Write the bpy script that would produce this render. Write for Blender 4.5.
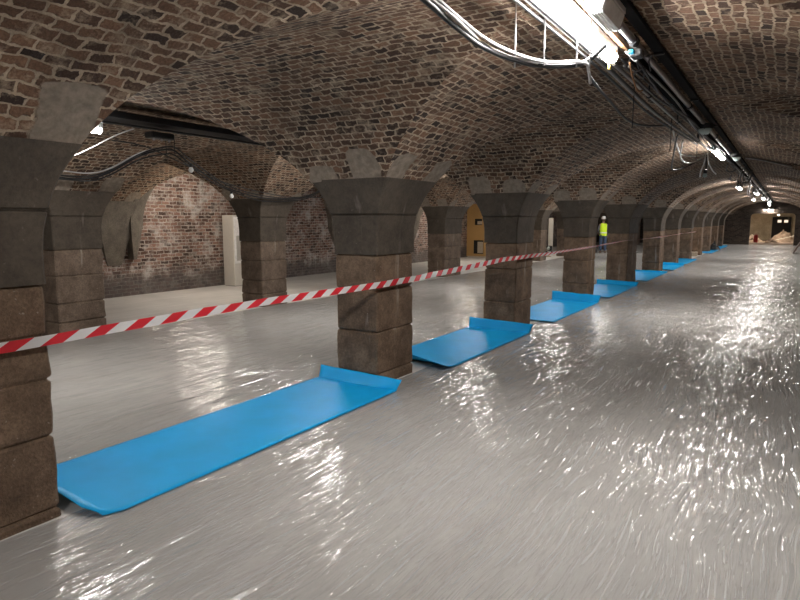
import bpy, math, random
from mathutils import Vector, Matrix, noise

for o in list(bpy.data.objects):
    bpy.data.objects.remove(o)
SC = bpy.context.scene
COL = SC.collection

# ------------------------------------------------------------------ camera
cam_d = bpy.data.cameras.new('camera')
cam = bpy.data.objects.new('camera', cam_d)
COL.objects.link(cam)
cam_d.sensor_width = 36.0
cam_d.lens = 27.0
cam_d.clip_start = 0.05
cam_d.clip_end = 200
Rm = Matrix(((0.84252302, -0.07119136, 0.53393516),
             (0.53866035, 0.11135098, -0.83513232),
             (0.0, 0.9912279, 0.13216372)))
cam.matrix_world = Matrix.Translation((0, 0, 1.65)) @ Rm.to_4x4()
SC.camera = cam

# ------------------------------------------------------------------ world, exposure
W = bpy.data.worlds.new('world')
SC.world = W
W.use_nodes = True
W.node_tree.nodes['Background'].inputs[0].default_value = (0.9, 0.95, 1.0, 1)
W.node_tree.nodes['Background'].inputs[1].default_value = 0.0
SC.view_settings.view_transform = 'Standard'
SC.view_settings.look = 'None'
SC.view_settings.gamma = 1.0
SC.view_settings.use_curve_mapping = False
SC.view_settings.exposure = 2.5
LAMP_A = 34.0      # radiance of the near aisle's battens
LAMP_B = 26.0
LAMP_C = 23.0

rnd = random.Random(7)


# ------------------------------------------------------------------ materials
def new_mat(name):
    m = bpy.data.materials.new(name)
    m.use_nodes = True
    nt = m.node_tree
    for n in list(nt.nodes):
        nt.nodes.remove(n)
    out = nt.nodes.new('ShaderNodeOutputMaterial')
    return m, nt, out


def N(nt, typ, **kw):
    n = nt.nodes.new(typ)
    for k, v in kw.items():
        if k.startswith('i_'):
            key = k[2:]
            key = int(key) if key.isdigit() else key.replace('_', ' ')
            n.inputs[key].default_value = v
        else:
            setattr(n, k, v)
    return n


def L(nt, a, b):
    nt.links.new(a, b)


def ramp(nt, src, stops):
    r = nt.nodes.new('ShaderNodeValToRGB')
    e = r.color_ramp.elements
    while len(e) < len(stops):
        e.new(0.5)
    for i, (p, c) in enumerate(stops):
        e[i].position = p
        e[i].color = (c, c, c, 1) if isinstance(c, (int, float)) else (*c, 1)
    L(nt, src, r.inputs[0])
    return r.outputs[0]


def mixc(nt, fac, a, b, mode='MIX'):
    m = nt.nodes.new('ShaderNodeMix')
    m.data_type = 'RGBA'
    m.blend_type = mode
    for s, v in ((m.inputs[0], fac), (m.inputs[6], a), (m.inputs[7], b)):
        if hasattr(v, 'is_linked'):
            L(nt, v, s)
        elif isinstance(v, (int, float)):
            s.default_value = v
        else:
            s.default_value = (*v, 1)
    return m.outputs[2]


def math_n(nt, op, a, b=None):
    m = nt.nodes.new('ShaderNodeMath')
    m.operation = op
    for s, v in zip(m.inputs, (a, b)):
        if v is None:
            continue
        if hasattr(v, 'is_linked'):
            L(nt, v, s)
        else:
            s.default_value = v
    return m.outputs[0]


def noise_n(nt, vec, scale, detail=4, rough=0.55, dist=0.0, dim='3D'):
    n = N(nt, 'ShaderNodeTexNoise', noise_dimensions=dim)
    n.inputs['Scale'].default_value = scale
    n.inputs['Detail'].default_value = detail
    n.inputs['Roughness'].default_value = rough
    n.inputs['Distortion'].default_value = dist
    if vec is not None:
        L(nt, vec, n.inputs['Vector'])
    return n


def brick_mat(name, bw, rh, mortar, c1, c2, cm, dark=(0.02, 0.016, 0.014), patch=None, jitter=0.018, whitewash=None, bump=0.6, stain=0.55):
    m, nt, out = new_mat(name)
    uv = N(nt, 'ShaderNodeUVMap', uv_map='UVMap').outputs[0]
    obj = N(nt, 'ShaderNodeTexCoord').outputs['Object']
    nz = noise_n(nt, obj, 5.0, 2)
    sub = N(nt, 'ShaderNodeVectorMath', operation='SUBTRACT')
    L(nt, nz.outputs['Color'], sub.inputs[0])
    sub.inputs[1].default_value = (0.5, 0.5, 0.5)
    sc = N(nt, 'ShaderNodeVectorMath', operation='SCALE')
    L(nt, sub.outputs[0], sc.inputs[0])
    sc.inputs['Scale'].default_value = jitter * 3
    nz2 = noise_n(nt, obj, 26.0, 2)
    sub2 = N(nt, 'ShaderNodeVectorMath', operation='SUBTRACT')
    L(nt, nz2.outputs['Color'], sub2.inputs[0])
    sub2.inputs[1].default_value = (0.5, 0.5, 0.5)
    sc2 = N(nt, 'ShaderNodeVectorMath', operation='SCALE')
    L(nt, sub2.outputs[0], sc2.inputs[0])
    sc2.inputs['Scale'].default_value = jitter * 1.3
    add = N(nt, 'ShaderNodeVectorMath', operation='ADD')
    L(nt, uv, add.inputs[0]); L(nt, sc.outputs[0], add.inputs[1])
    add2 = N(nt, 'ShaderNodeVectorMath', operation='ADD')
    L(nt, add.outputs[0], add2.inputs[0]); L(nt, sc2.outputs[0], add2.inputs[1])
    bt = N(nt, 'ShaderNodeTexBrick', offset=0.5)
    L(nt, add2.outputs[0], bt.inputs['Vector'])
    bt.inputs['Color1'].default_value = (0, 0, 0, 1)
    bt.inputs['Color2'].default_value = (1, 1, 1, 1)
    bt.inputs['Mortar'].default_value = (0.5, 0.5, 0.5, 1)
    bt.inputs['Scale'].default_value = 1.0
    bt.inputs['Mortar Size'].default_value = mortar
    bt.inputs['Mortar Smooth'].default_value = 0.35
    bt.inputs['Brick Width'].default_value = bw
    bt.inputs['Row Height'].default_value = rh
    tone = bt.outputs['Color']
    mid = tuple((a + b) * 0.5 for a, b in zip(c1, c2))
    bc = ramp(nt, tone, [(0.0, dark), (0.22, c1), (0.6, mid), (1.0, c2)])
    fine = noise_n(nt, obj, 60, 3, 0.7)
    bc = mixc(nt, 0.6, bc, ramp(nt, fine.outputs[0], [(0.3, 0.45), (0.7, 1.35)]), 'MULTIPLY')
    mvar = noise_n(nt, obj, 9, 4, 0.65)
    mc = mixc(nt, 1.0, cm, ramp(nt, mvar.outputs[0], [(0.3, 0.5), (0.7, 1.2)]), 'MULTIPLY')
    # smeared mortar spreading over some bricks
    smear = noise_n(nt, obj, 7.5, 5, 0.7)
    sm = ramp(nt, smear.outputs[0], [(0.52, 0.0), (0.67, 0.7)])
    fac = math_n(nt, 'MAXIMUM', bt.outputs['Fac'], sm)
    col = mixc(nt, fac, bc, mc)
    big = noise_n(nt, obj, 1.1, 4, 0.6)
    col = mixc(nt, stain, col, ramp(nt, big.outputs[0], [(0.3, 0.35), (0.62, 1.15)]), 'MULTIPLY')
    if whitewash:
        ww = noise_n(nt, obj, 2.2, 6, 0.72)
        f = ramp(nt, ww.outputs[0], [(0.52, 0.0), (0.66, whitewash)])
        col = mixc(nt, f, col, (0.5, 0.47, 0.44))
        sep = N(nt, 'ShaderNodeSeparateXYZ'); L(nt, obj, sep.inputs[0])
        h = math_n(nt, 'ADD', sep.outputs['Z'], math_n(nt, 'MULTIPLY', math_n(nt, 'SUBTRACT', ww.outputs[0], 0.5), 0.8))
        col = mixc(nt, ramp(nt, h, [(0.35, 0.75), (0.62, 0.0)]), col, (0.10, 0.09, 0.085))
    height = math_n(nt, 'SUBTRACT', math_n(nt, 'MULTIPLY', fine.outputs[0], 0.35), math_n(nt, 'MULTIPLY', bt.outputs['Fac'], 0.8))
    if patch:
        at = N(nt, 'ShaderNodeAttribute', attribute_name='patch')
        pn = noise_n(nt, obj, 6, 4)
        pf = math_n(nt, 'ADD', at.outputs['Fac'], math_n(nt, 'MULTIPLY', math_n(nt, 'SUBTRACT', pn.outputs[0], 0.5), 0.5))
        pf = ramp(nt, pf, [(0.47, 0.0), (0.53, 1.0)])
        pcn = noise_n(nt, obj, 18, 5, 0.65)
        pc = mixc(nt, 1.0, patch, ramp(nt, pcn.outputs[0], [(0.3, 0.6), (0.7, 1.15)]), 'MULTIPLY')
        col = mixc(nt, pf, col, pc)
        height = math_n(nt, 'ADD', math_n(nt, 'MULTIPLY', height, math_n(nt, 'SUBTRACT', 1.0, pf)), math_n(nt, 'MULTIPLY', pcn.outputs[0], 0.15))
    bp = N(nt, 'ShaderNodeBump')
    bp.inputs['Strength'].default_value = bump
    bp.inputs['Distance'].default_value = 0.02
    L(nt, height, bp.inputs['Height'])
    b = N(nt, 'ShaderNodeBsdfPrincipled')
    L(nt, col, b.inputs['Base Color'])
    b.inputs['Roughness'].default_value = 0.85
    b.inputs['Specular IOR Level'].default_value = 0.25
    L(nt, bp.outputs[0], b.inputs['Normal'])
    L(nt, b.outputs[0], out.inputs[0])
    return m


def stone_mat(name, c_dark, c_light, scale=6.0, bump=0.5, rough=0.85, streak=None, pits=0.5):
    m, nt, out = new_mat(name)
    obj = N(nt, 'ShaderNodeTexCoord').outputs['Object']
    a = noise_n(nt, obj, scale, 6, 0.7)
    f = noise_n(nt, obj, scale * 11, 4, 0.7)
    big = noise_n(nt, obj, 1.7, 3, 0.6)
    col = mixc(nt, ramp(nt, a.outputs[0], [(0.3, 0.0), (0.72, 1.0)]), c_dark, c_light)
    col = mixc(nt, pits, col, ramp(nt, f.outputs[0], [(0.35, 0.45), (0.62, 1.2)]), 'MULTIPLY')
    col = mixc(nt, 0.5, col, ramp(nt, big.outputs[0], [(0.3, 0.55), (0.7, 1.25)]), 'MULTIPLY')
    if streak:
        mp = N(nt, 'ShaderNodeMapping'); L(nt, obj, mp.inputs[0])
        mp.inputs['Scale'].default_value = (7, 7, 0.5)
        s = noise_n(nt, mp.outputs[0], 1.0, 4, 0.6)
        col = mixc(nt, ramp(nt, s.outputs[0], [(0.64, 0.0), (0.74, 0.55)]), col, streak)
        spk = noise_n(nt, obj, 38, 2, 0.5)
        col = mixc(nt, ramp(nt, spk.outputs[0], [(0.71, 0.0), (0.78, 0.5)]), col, streak)
    h = math_n(nt, 'ADD', a.outputs[0], math_n(nt, 'MULTIPLY', f.outputs[0], 0.45))
    bp = N(nt, 'ShaderNodeBump')
    bp.inputs['Strength'].default_value = bump
    bp.inputs['Distance'].default_value = 0.02
    L(nt, h, bp.inputs['Height'])
    b = N(nt, 'ShaderNodeBsdfPrincipled')
    L(nt, col, b.inputs['Base Color'])
    b.inputs['Roughness'].default_value = rough
    b.inputs['Specular IOR Level'].default_value = 0.3
    L(nt, bp.outputs[0], b.inputs['Normal'])
    L(nt, b.outputs[0], out.inputs[0])
    return m


def plain(name, col, rough=0.5, metal=0.0, spec=0.5, var=0.15, vscale=20, bump=0.0, trans=0.0):
    m, nt, out = new_mat(name)
    obj = N(nt, 'ShaderNodeTexCoord').outputs['Object']
    n = noise_n(nt, obj, vscale, 3)
    c = mixc(nt, 1.0, col, ramp(nt, n.outputs[0], [(0.25, 1 - var), (0.75, 1 + var)]), 'MULTIPLY')
    b = N(nt, 'ShaderNodeBsdfPrincipled')
    L(nt, c, b.inputs['Base Color'])
    b.inputs['Roughness'].default_value = rough
    b.inputs['Metallic'].default_value = metal
    b.inputs['Specular IOR Level'].default_value = spec
    b.inputs['Transmission Weight'].default_value = trans
    if bump:
        bp = N(nt, 'ShaderNodeBump')
        bp.inputs['Strength'].default_value = bump
        bp.inputs['Distance'].default_value = 0.01
        L(nt, n.outputs[0], bp.inputs['Height'])
        L(nt, bp.outputs[0], b.inputs['Normal'])
    L(nt, b.outputs[0], out.inputs[0])
    return m


def emit(name, col, s):
    m, nt, out = new_mat(name)
    e = N(nt, 'ShaderNodeEmission')
    e.inputs[0].default_value = (*col, 1)
    e.inputs[1].default_value = s
    L(nt, e.outputs[0], out.inputs[0])
    return m


def film_mat(name, strength=1.0, seed=0.0):
    """clear polythene: mostly see-through, shiny, creased along the aisle"""
    m, nt, out = new_mat(name)
    obj = N(nt, 'ShaderNodeTexCoord').outputs['Object']
    warp = noise_n(nt, obj, 0.55, 2)
    ws = N(nt, 'ShaderNodeVectorMath', operation='SUBTRACT'); L(nt, warp.outputs['Color'], ws.inputs[0]); ws.inputs[1].default_value = (.5, .5, .5)
    wm = N(nt, 'ShaderNodeVectorMath', operation='MULTIPLY'); L(nt, ws.outputs[0], wm.inputs[0]); wm.inputs[1].default_value = (0.32, 0.0, 0.0)
    wa = N(nt, 'ShaderNodeVectorMath', operation='ADD'); L(nt, obj, wa.inputs[0]); L(nt, wm.outputs[0], wa.inputs[1])
    sep = N(nt, 'ShaderNodeSeparateXYZ'); L(nt, obj, sep.inputs[0])
    tot = None
    # creases: sideways tilt of the film, mostly flat with sparse steep folds
    for sx, sy, amp, o_ in ((13, 0.8, 0.45, 0.0), (38, 1.5, 1.8, 9.0), (80, 3.2, 1.6, 3.0)):
        mp = N(nt, 'ShaderNodeMapping'); L(nt, wa.outputs[0], mp.inputs[0])
        mp.inputs['Scale'].default_value = (sx, sy, 1)
        mp.inputs['Location'].default_value = (o_ + seed, o_, seed)
        n = noise_n(nt, mp.outputs[0], 1.0, 1, 0.5, 0.5)
        d = math_n(nt, 'MULTIPLY', math_n(nt, 'SUBTRACT', n.outputs[0], 0.5), 2.0)
        d = math_n(nt, 'MULTIPLY', math_n(nt, 'MULTIPLY', d, math_n(nt, 'ABSOLUTE', d)), amp * 2.2)
        tot = d if tot is None else math_n(nt, 'ADD', tot, d)
    mask = noise_n(nt, obj, 0.9, 3, 0.6)
    mk = math_n(nt, 'MULTIPLY', ramp(nt, mask.outputs[0], [(0.34, 0.35), (0.62, 1.0)]), strength)
    sxv = math_n(nt, 'MULTIPLY', tot, mk)
    mpy = N(nt, 'ShaderNodeMapping'); L(nt, obj, mpy.inputs[0]); mpy.inputs['Scale'].default_value = (34, 6, 1)
    ny = noise_n(nt, mpy.outputs[0], 1.0, 2, 0.6)
    ny2 = noise_n(nt, obj, 3.0, 2, 0.6)
    syv = math_n(nt, 'ADD', math_n(nt, 'MULTIPLY', math_n(nt, 'SUBTRACT', ny.outputs[0], 0.5), 0.40), math_n(nt, 'MULTIPLY', math_n(nt, 'SUBTRACT', ny2.outputs[0], 0.5), 0.20))
    syv = math_n(nt, 'ADD', syv, math_n(nt, 'MULTIPLY', sxv, 0.12))
    cv = N(nt, 'ShaderNodeCombineXYZ')
    L(nt, sxv, cv.inputs[0]); L(nt, syv, cv.inputs[1]); cv.inputs[2].default_value = 1.0
    bp = N(nt, 'ShaderNodeVectorMath', operation='NORMALIZE')
    L(nt, cv.outputs[0], bp.inputs[0])
    gl = N(nt, 'ShaderNodeBsdfGlossy')
    gl.inputs['Roughness'].default_value = 0.08
    gl.inputs['Color'].default_value = (1, 1, 1, 1)
    L(nt, bp.outputs[0], gl.inputs['Normal'])
    tr = N(nt, 'ShaderNodeBsdfTransparent')
    tr.inputs[0].default_value = (0.97, 0.97, 0.975, 1)
    fr = N(nt, 'ShaderNodeFresnel')
    fr.inputs['IOR'].default_value = 1.55
    fac = math_n(nt, 'MINIMUM', math_n(nt, 'ADD', math_n(nt, 'MULTIPLY', fr.outputs[0], 0.62), 0.045), 0.40)
    df = N(nt, 'ShaderNodeBsdfDiffuse')          # the slight milkiness of polythene
    cr = ramp(nt, math_n(nt, 'ABSOLUTE', sxv), [(0.06, 0.0), (0.45, 1.0)])   # folds whiten the film
    L(nt, mixc(nt, cr, (0.66, 0.645, 0.62), (0.80, 0.79, 0.77)), df.inputs[0])
    L(nt, bp.outputs[0], df.inputs['Normal'])
    hz = N(nt, 'ShaderNodeMixShader'); L(nt, math_n(nt, 'ADD', math_n(nt, 'MULTIPLY', cr, 0.13), 0.27), hz.inputs[0])
    L(nt, tr.outputs[0], hz.inputs[1]); L(nt, df.outputs[0], hz.inputs[2])
    mx = N(nt, 'ShaderNodeMixShader')
    L(nt, fac, mx.inputs[0]); L(nt, hz.outputs[0], mx.inputs[1]); L(nt, gl.outputs[0], mx.inputs[2])
    L(nt, mx.outputs[0], out.inputs[0])
    return m


def tape_mat():
    m, nt, out = new_mat('barrier_tape')
    uv = N(nt, 'ShaderNodeUVMap', uv_map='UVMap').outputs[0]
    sep = N(nt, 'ShaderNodeSeparateXYZ'); L(nt, uv, sep.inputs[0])
    s = math_n(nt, 'SUBTRACT', sep.outputs['X'], math_n(nt, 'MULTIPLY', sep.outputs['Y'], 1.3))
    fr = math_n(nt, 'FRACT', math_n(nt, 'DIVIDE', s, 0.235))
    st = math_n(nt, 'GREATER_THAN', fr, 0.5)
    c = mixc(nt, st, (0.80, 0.79, 0.78), (0.72, 0.02, 0.035))
    b = N(nt, 'ShaderNodeBsdfPrincipled')
    L(nt, c, b.inputs['Base Color'])
    b.inputs['Roughness'].default_value = 0.35
    tl = N(nt, 'ShaderNodeBsdfTranslucent'); L(nt, c, tl.inputs[0])
    mx = N(nt, 'ShaderNodeMixShader'); mx.inputs[0].default_value = 0.3
    L(nt, b.outputs[0], mx.inputs[1]); L(nt, tl.outputs[0], mx.inputs[2])
    L(nt, mx.outputs[0], out.inputs[0])
    return m


def floor_mat(name, c):
    m, nt, out = new_mat(name)
    obj = N(nt, 'ShaderNodeTexCoord').outputs['Object']
    a = noise_n(nt, obj, 1.2, 5, 0.6)
    mp = N(nt, 'ShaderNodeMapping'); L(nt, obj, mp.inputs[0]); mp.inputs['Scale'].default_value = (9, 0.7, 1)
    s = noise_n(nt, mp.outputs[0], 1.0, 3)
    col = mixc(nt, 1.0, c, ramp(nt, a.outputs[0], [(0.3, 0.86), (0.7, 1.08)]), 'MULTIPLY')
    col = mixc(nt, 1.0, col, ramp(nt, s.outputs[0], [(0.3, 0.93), (0.7, 1.05)]), 'MULTIPLY')
    b = N(nt, 'ShaderNodeBsdfPrincipled')
    L(nt, col, b.inputs['Base Color'])
    b.inputs['Roughness'].default_value = 0.75
    b.inputs['Specular IOR Level'].default_value = 0.25
    L(nt, b.outputs[0], out.inputs[0])
    return m


M_VAULT = brick_mat('vault_brick', 0.114, 0.066, 0.0088, (0.070, 0.040, 0.027), (0.215, 0.122, 0.075), (0.44, 0.345, 0.250), dark=(0.034, 0.023, 0.018), patch=(0.25, 0.205, 0.16), jitter=0.024, bump=1.0, stain=0.6)
M_WALLB = brick_mat('wall_brick', 0.2, 0.080, 0.0105, (0.12, 0.068, 0.052), (0.30, 0.175, 0.135), (0.46, 0.40, 0.35), whitewash=0.75, bump=0.6, dark=(0.07, 0.045, 0.036))
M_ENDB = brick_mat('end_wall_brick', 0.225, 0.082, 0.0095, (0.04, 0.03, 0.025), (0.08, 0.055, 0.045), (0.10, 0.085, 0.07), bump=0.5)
M_SHAFT = stone_mat('pillar_stone', (0.085, 0.054, 0.034), (0.25, 0.168, 0.110), 5.0, 1.0, streak=(0.42, 0.37, 0.32))
M_SHAFTB = stone_mat('rear_pillar_stone', (0.085, 0.060, 0.043), (0.225, 0.165, 0.122), 5.0, 0.9, streak=(0.46, 0.42, 0.37))
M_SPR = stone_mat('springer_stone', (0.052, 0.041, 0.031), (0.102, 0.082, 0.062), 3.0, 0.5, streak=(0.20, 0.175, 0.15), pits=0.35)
M_CEM = stone_mat('cement_render', (0.11, 0.095, 0.078), (0.22, 0.19, 0.155), 4.0, 0.5)
M_FLOOR = floor_mat('screed', (0.60, 0.575, 0.54))
M_FARFLOOR = stone_mat('earth_floor', (0.25, 0.17, 0.12), (0.42, 0.30, 0.22), 3, 0.6)
M_FILM = film_mat('polythene_film', 1.0, 0.0)
M_FILMB = film_mat('polythene_film_rear', 0.8, 4.0)
M_BLUE = plain('blue_sheet', (0.004, 0.37, 0.78), 0.45, spec=0.2, var=0.10, vscale=3, bump=0.15)
M_TAPE = tape_mat()
M_BLACK = plain('black_cable', (0.012, 0.012, 0.013), 0.45)
M_WHITEC = plain('white_cable', (0.38, 0.37, 0.37), 0.5)
M_TRAY = plain('dark_metal', (0.025, 0.025, 0.027), 0.5, 0.6)
M_STEEL = plain('conduit_steel', (0.30, 0.29, 0.29), 0.38, 0.85)
M_WHITE = plain('white_plastic', (0.78, 0.77, 0.75), 0.35)
M_CAB = plain('cabinet_white', (0.62, 0.59, 0.53), 0.5, var=0.04)
M_CABG = plain('cabinet_panel_grey', (0.45, 0.43, 0.39), 0.5, var=0.04)
M_TIMBER = plain('timber', (0.30, 0.15, 0.065), 0.7, var=0.2, vscale=9)
M_TAPEBLUE = plain('blue_strap', (0.008, 0.025, 0.05), 0.7, spec=0.1)
M_BRASS = plain('brass', (0.75, 0.55, 0.18), 0.35, 0.7)
M_PLY = plain('ochre_plywood', (0.50, 0.30, 0.11), 0.6, var=0.06, vscale=2)
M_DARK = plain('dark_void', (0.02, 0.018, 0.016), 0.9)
M_OPEN = plain('cream_board', (0.50, 0.43, 0.33), 0.7)
M_HIVIS = plain('hi_vis_yellow', (0.60, 0.85, 0.02), 0.7, var=0.08)
M_BAND = plain('reflective_band', (0.80, 0.80, 0.78), 0.4)
M_SKIN = plain('skin', (0.48, 0.30, 0.22), 0.6)
M_SLEEVE = plain('grey_sleeve', (0.16, 0.16, 0.17), 0.8)
M_JEANS = plain('blue_trousers', (0.045, 0.075, 0.14), 0.85)
M_BOOT = plain('boot', (0.10, 0.065, 0.045), 0.7)
M_BAG = plain('black_bag', (0.010, 0.010, 0.011), 0.5, bump=0.4)
M_GLASS = plain('lamp_glass', (0.40, 0.47, 0.45), 0.2)
M_RUBBLE = stone_mat('rubble', (0.22, 0.14, 0.09), (0.48, 0.36, 0.26), 4, 0.9)
M_CREAM = stone_mat('cream_wall', (0.38, 0.30, 0.20), (0.62, 0.52, 0.37), 1.5, 0.4)
M_RED = plain('red_metal', (0.45, 0.03, 0.03), 0.5)
M_RIBBED = plain('ribbed_cover', (0.66, 0.67, 0.67), 0.3)
M_GREYW = plain('grey_white_plastic', (0.42, 0.42, 0.41), 0.6)
M_MATT = plain('matt_black_metal', (0.010, 0.010, 0.011), 0.85, spec=0.1)
E_A = emit('tube_light', (1.0, 0.965, 0.93), LAMP_A)
E_B = emit('tube_light_rear', (1.0, 0.96, 0.92), LAMP_B)
E_C = emit('tube_light_store', (1.0, 0.90, 0.78), LAMP_C)
E_FAR = emit('tube_light_far', (1.0, 0.93, 0.82), 42.0)
E_PANE = emit('lit_pane', (1.0, 0.85, 0.65), 0.2)


# ------------------------------------------------------------------ mesh builder
class MB:
    def __init__(s):
        s.v = []; s.f = []; s.uv = []; s.mi = []; s.at = {}

    def add(s, verts, faces, uvs=None, mi=0):
        o = len(s.v)
        s.v += [tuple(p) for p in verts]
        for k, f in enumerate(faces):
            s.f.append([i + o for i in f]); s.mi.append(mi)
            s.uv.append(uvs[k] if uvs else [(0, 0)] * len(f))

    def grid(s, fn, us, vs, uvfn=None, mi=0, flip=False, attr=None):
        nu, nv = len(us), len(vs)
        o = len(s.v)
        for i, u in enumerate(us):
            for j, v in enumerate(vs):
                s.v.append(tuple(fn(u, v)))
                if attr:
                    s.at[len(s.v) - 1] = attr(u, v)
        for i in range(nu - 1):
            for j in range(nv - 1):
                q = [(i, j), (i + 1, j), (i + 1, j + 1), (i, j + 1)]
                if flip: q.reverse()
                s.f.append([o + a * nv + b for a, b in q]); s.mi.append(mi)
                s.uv.append([uvfn(us[a], vs[b]) if uvfn else (us[a], vs[b]) for a, b in q])

    def box(s, c, d, rot=None, mi=0, bevel=0.0):
        hx, hy, hz = d[0] / 2, d[1] / 2, d[2] / 2
        if bevel > 0:
            b = min(bevel, hx * .9, hy * .9, hz * .9)
            prof = [(-hz, b), (-hz + b, 0), (hz - b, 0), (hz, b)]
            secs = []
            for z, ins in prof:
                x, y = hx - ins, hy - ins
                k = b
                secs.append([(x - k, -y, z), (x, -y + k, z), (x, y - k, z), (x - k, y, z), (-x + k, y, z), (-x, y - k, z), (-x, -y + k, z), (-x + k, -y, z)])
            vs = [p for sec in secs for p in sec]
            n = 8
            fs = []
            for i in range(3):
                for j in range(n):
                    fs.append([i * n + j, i * n + (j + 1) % n, (i + 1) * n + (j + 1) % n, (i + 1) * n + j])
            fs.append(list(range(n))[::-1]); fs.append([3 * n + j for j in range(n)])
        else:
            vs = [(x, y, z) for x in (-hx, hx) for y in (-hy, hy) for z in (-hz, hz)]
            fs = [(0, 1, 3, 2), (4, 6, 7, 5), (0, 4, 5, 1), (2, 3, 7, 6), (0, 2, 6, 4), (1, 5, 7, 3)]
        if rot is not None:
            vs = [rot @ Vector(p) for p in vs]
        s.add([(p[0] + c[0], p[1] + c[1], p[2] + c[2]) for p in vs], fs, None, mi)

    def loft(s, secs, cap0=True, cap1=True, mi=0, closed=True):
        n = len(secs[0])
        vs = [p for sec in secs for p in sec]
        fs = []
        for i in range(len(secs) - 1):
            for j in range(n if closed else n - 1):
                k = (j + 1) % n
                fs.append([i * n + j, i * n + k, (i + 1) * n + k, (i + 1) * n + j])
        if cap0: fs.append(list(range(n))[::-1])
        if cap1: fs.append([(len(secs) - 1) * n + j for j in range(n)])
        s.add(vs, fs, None, mi)

    def tube(s, pts, r, n=8, mi=0, smooth=True, sub=6):
        P = [Vector(p) for p in pts]
        if smooth and len(P) > 2:
            Q = []
            for i in range(len(P) - 1):
                p0 = P[max(i - 1, 0)]; p1 = P[i]; p2 = P[i + 1]; p3 = P[min(i + 2, len(P) - 1)]
                for k in range(sub):
                    t = k / sub
                    Q.append(0.5 * ((2 * p1) + (p2 - p0) * t + (2 * p0 - 5 * p1 + 4 * p2 - p3) * t * t + (3 * p1 - p0 - 3 * p2 + p3) * t ** 3))
            Q.append(P[-1]); P = Q
        rr = r if isinstance(r, (list, tuple)) else None
        secs = []
        up = Vector((0, 0, 1))
        for i, p in enumerate(P):
            t = (P[min(i + 1, len(P) - 1)] - P[max(i - 1, 0)]).normalized()
            a = t.cross(up)
            if a.length < 1e-3: a = t.cross(Vector((1, 0, 0)))
            a.normalize(); b = a.cross(t)
            rad = rr[min(int(i * len(rr) / len(P)), len(rr) - 1)] if rr else r
            secs.append([p + (a * math.cos(2 * math.pi * k / n) + b * math.sin(2 * math.pi * k / n)) * rad for k in range(n)])
        s.loft(secs, mi=mi)

    def lathe(s, prof, c=(0, 0, 0), n=16, rot=None, mi=0):
        secs = []
        for r, z in prof:
            sec = [Vector((r * math.cos(2 * math.pi * k / n), r * math.sin(2 * math.pi * k / n), z)) for k in range(n)]
            if rot is not None: sec = [rot @ p for p in sec]
            secs.append([p + Vector(c) for p in sec])
        s.loft(secs, mi=mi)

    def build(s, name, mats, parent=None, smooth=False, attr=None, auto=None):
        me = bpy.data.meshes.new(name)
        me.from_pydata(s.v, [], s.f)
        if not isinstance(mats, (list, tuple)): mats = [mats]
        for m in mats: me.materials.append(m)
        uvl = me.uv_layers.new(name='UVMap')
        flat = [c for f in s.uv for uv in f for c in uv]
        uvl.data.foreach_set('uv', flat)
        me.polygons.foreach_set('material_index', s.mi)
        me.polygons.foreach_set('use_smooth', [smooth] * len(s.f))
        if attr:
            a = me.attributes.new(attr, 'FLOAT', 'POINT')
            a.data.foreach_set('value', [s.at.get(i, 0.0) for i in range(len(s.v))])
        me.update()
        if auto is not None:
            me.set_sharp_from_angle(angle=math.radians(auto))
        o = bpy.data.objects.new(name, me)
        COL.objects.link(o)
        if parent: o.parent = parent
        return o


def tag(o, label=None, cat=None, group=None, kind=None):
    if label: o['label'] = label
    if cat: o['category'] = cat
    if group: o['group'] = group
    if kind: o['kind'] = kind
    return o


def thing(name, label, cat, loc=(0, 0, 0), rz=0.0, group=None):
    o = bpy.data.objects.new(name, None)
    COL.objects.link(o)
    o.location = loc; o.rotation_euler = (0, 0, rz)
    o.empty_display_size = 0.1
    return tag(o, label, cat, group)


def copy_tree(o, parent=None):
    c = o.copy(); COL.objects.link(c)
    if parent: c.parent = parent
    for ch in list(o.children):
        copy_tree(ch, c)
    return c


def structure(o):
    o['kind'] = 'structure'
    return o


def lin(a, b, n):
    return [a + (b - a) * i / (n - 1) for i in range(n)]


# ------------------------------------------------------------------ dimensions of the vaults
ZS, RISE, ZT = 1.48, 1.37, 2.04           # springing, rise, top of the springer stones
PITCH, PD = 3.81, 0.68                    # bay pitch along the aisle, pillar depth
Y0 = 0.99                                 # near face of pillar 0
AX0, AX1 = -3.84, -3.33                   # pillar faces of the near arcade
BX0, BX1 = -8.87, -8.30                   # pillar faces of the rear arcade
RX0, RX1 = 1.27, 1.95                     # engaged piers on the right
WX = -12.05                               # rear brick wall
PY = {-2: (-6.63, -5.95), -1: (-2.82, -2.14), 0: (0.99, 1.67), 1: (4.79, 5.47), 2: (8.39, 9.08), 3: (12.26, 12.80), 4: (15.90, 17.02), 5: (20.45, 21.20),
      6: (24.0, 24.70), 7: (27.75, 28.42), 8: (31.5, 32.2), 9: (35.3, 36.0), 10: (39.1, 39.8), 11: (42.9, 43.58), 12: (46.71, 47.39)}   # pillars along the aisle
YB, YE = PY[-2][1], PY[12][0]   # back and end wall


PYB = dict(PY); PYB[2] = (8.60, 9.28); PYB[4] = (15.85, 16.90)     # the rear arcade, before its skew


def half_gap(k, s, PY=PY):
    '''half the clear span of the bay after (s = 1) or before (s = -1) pillar k'''
    if s > 0: return (PY[k + 1][0] - PY[k][1]) / 2 if k + 1 in PY else 1.5
    return (PY[k][0] - PY[k - 1][1]) / 2 if k - 1 in PY else 1.5


HA, HB, HC = (RX0 - AX1) / 2, (AX0 - BX1) / 2, (BX0 - WX) / 2


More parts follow.
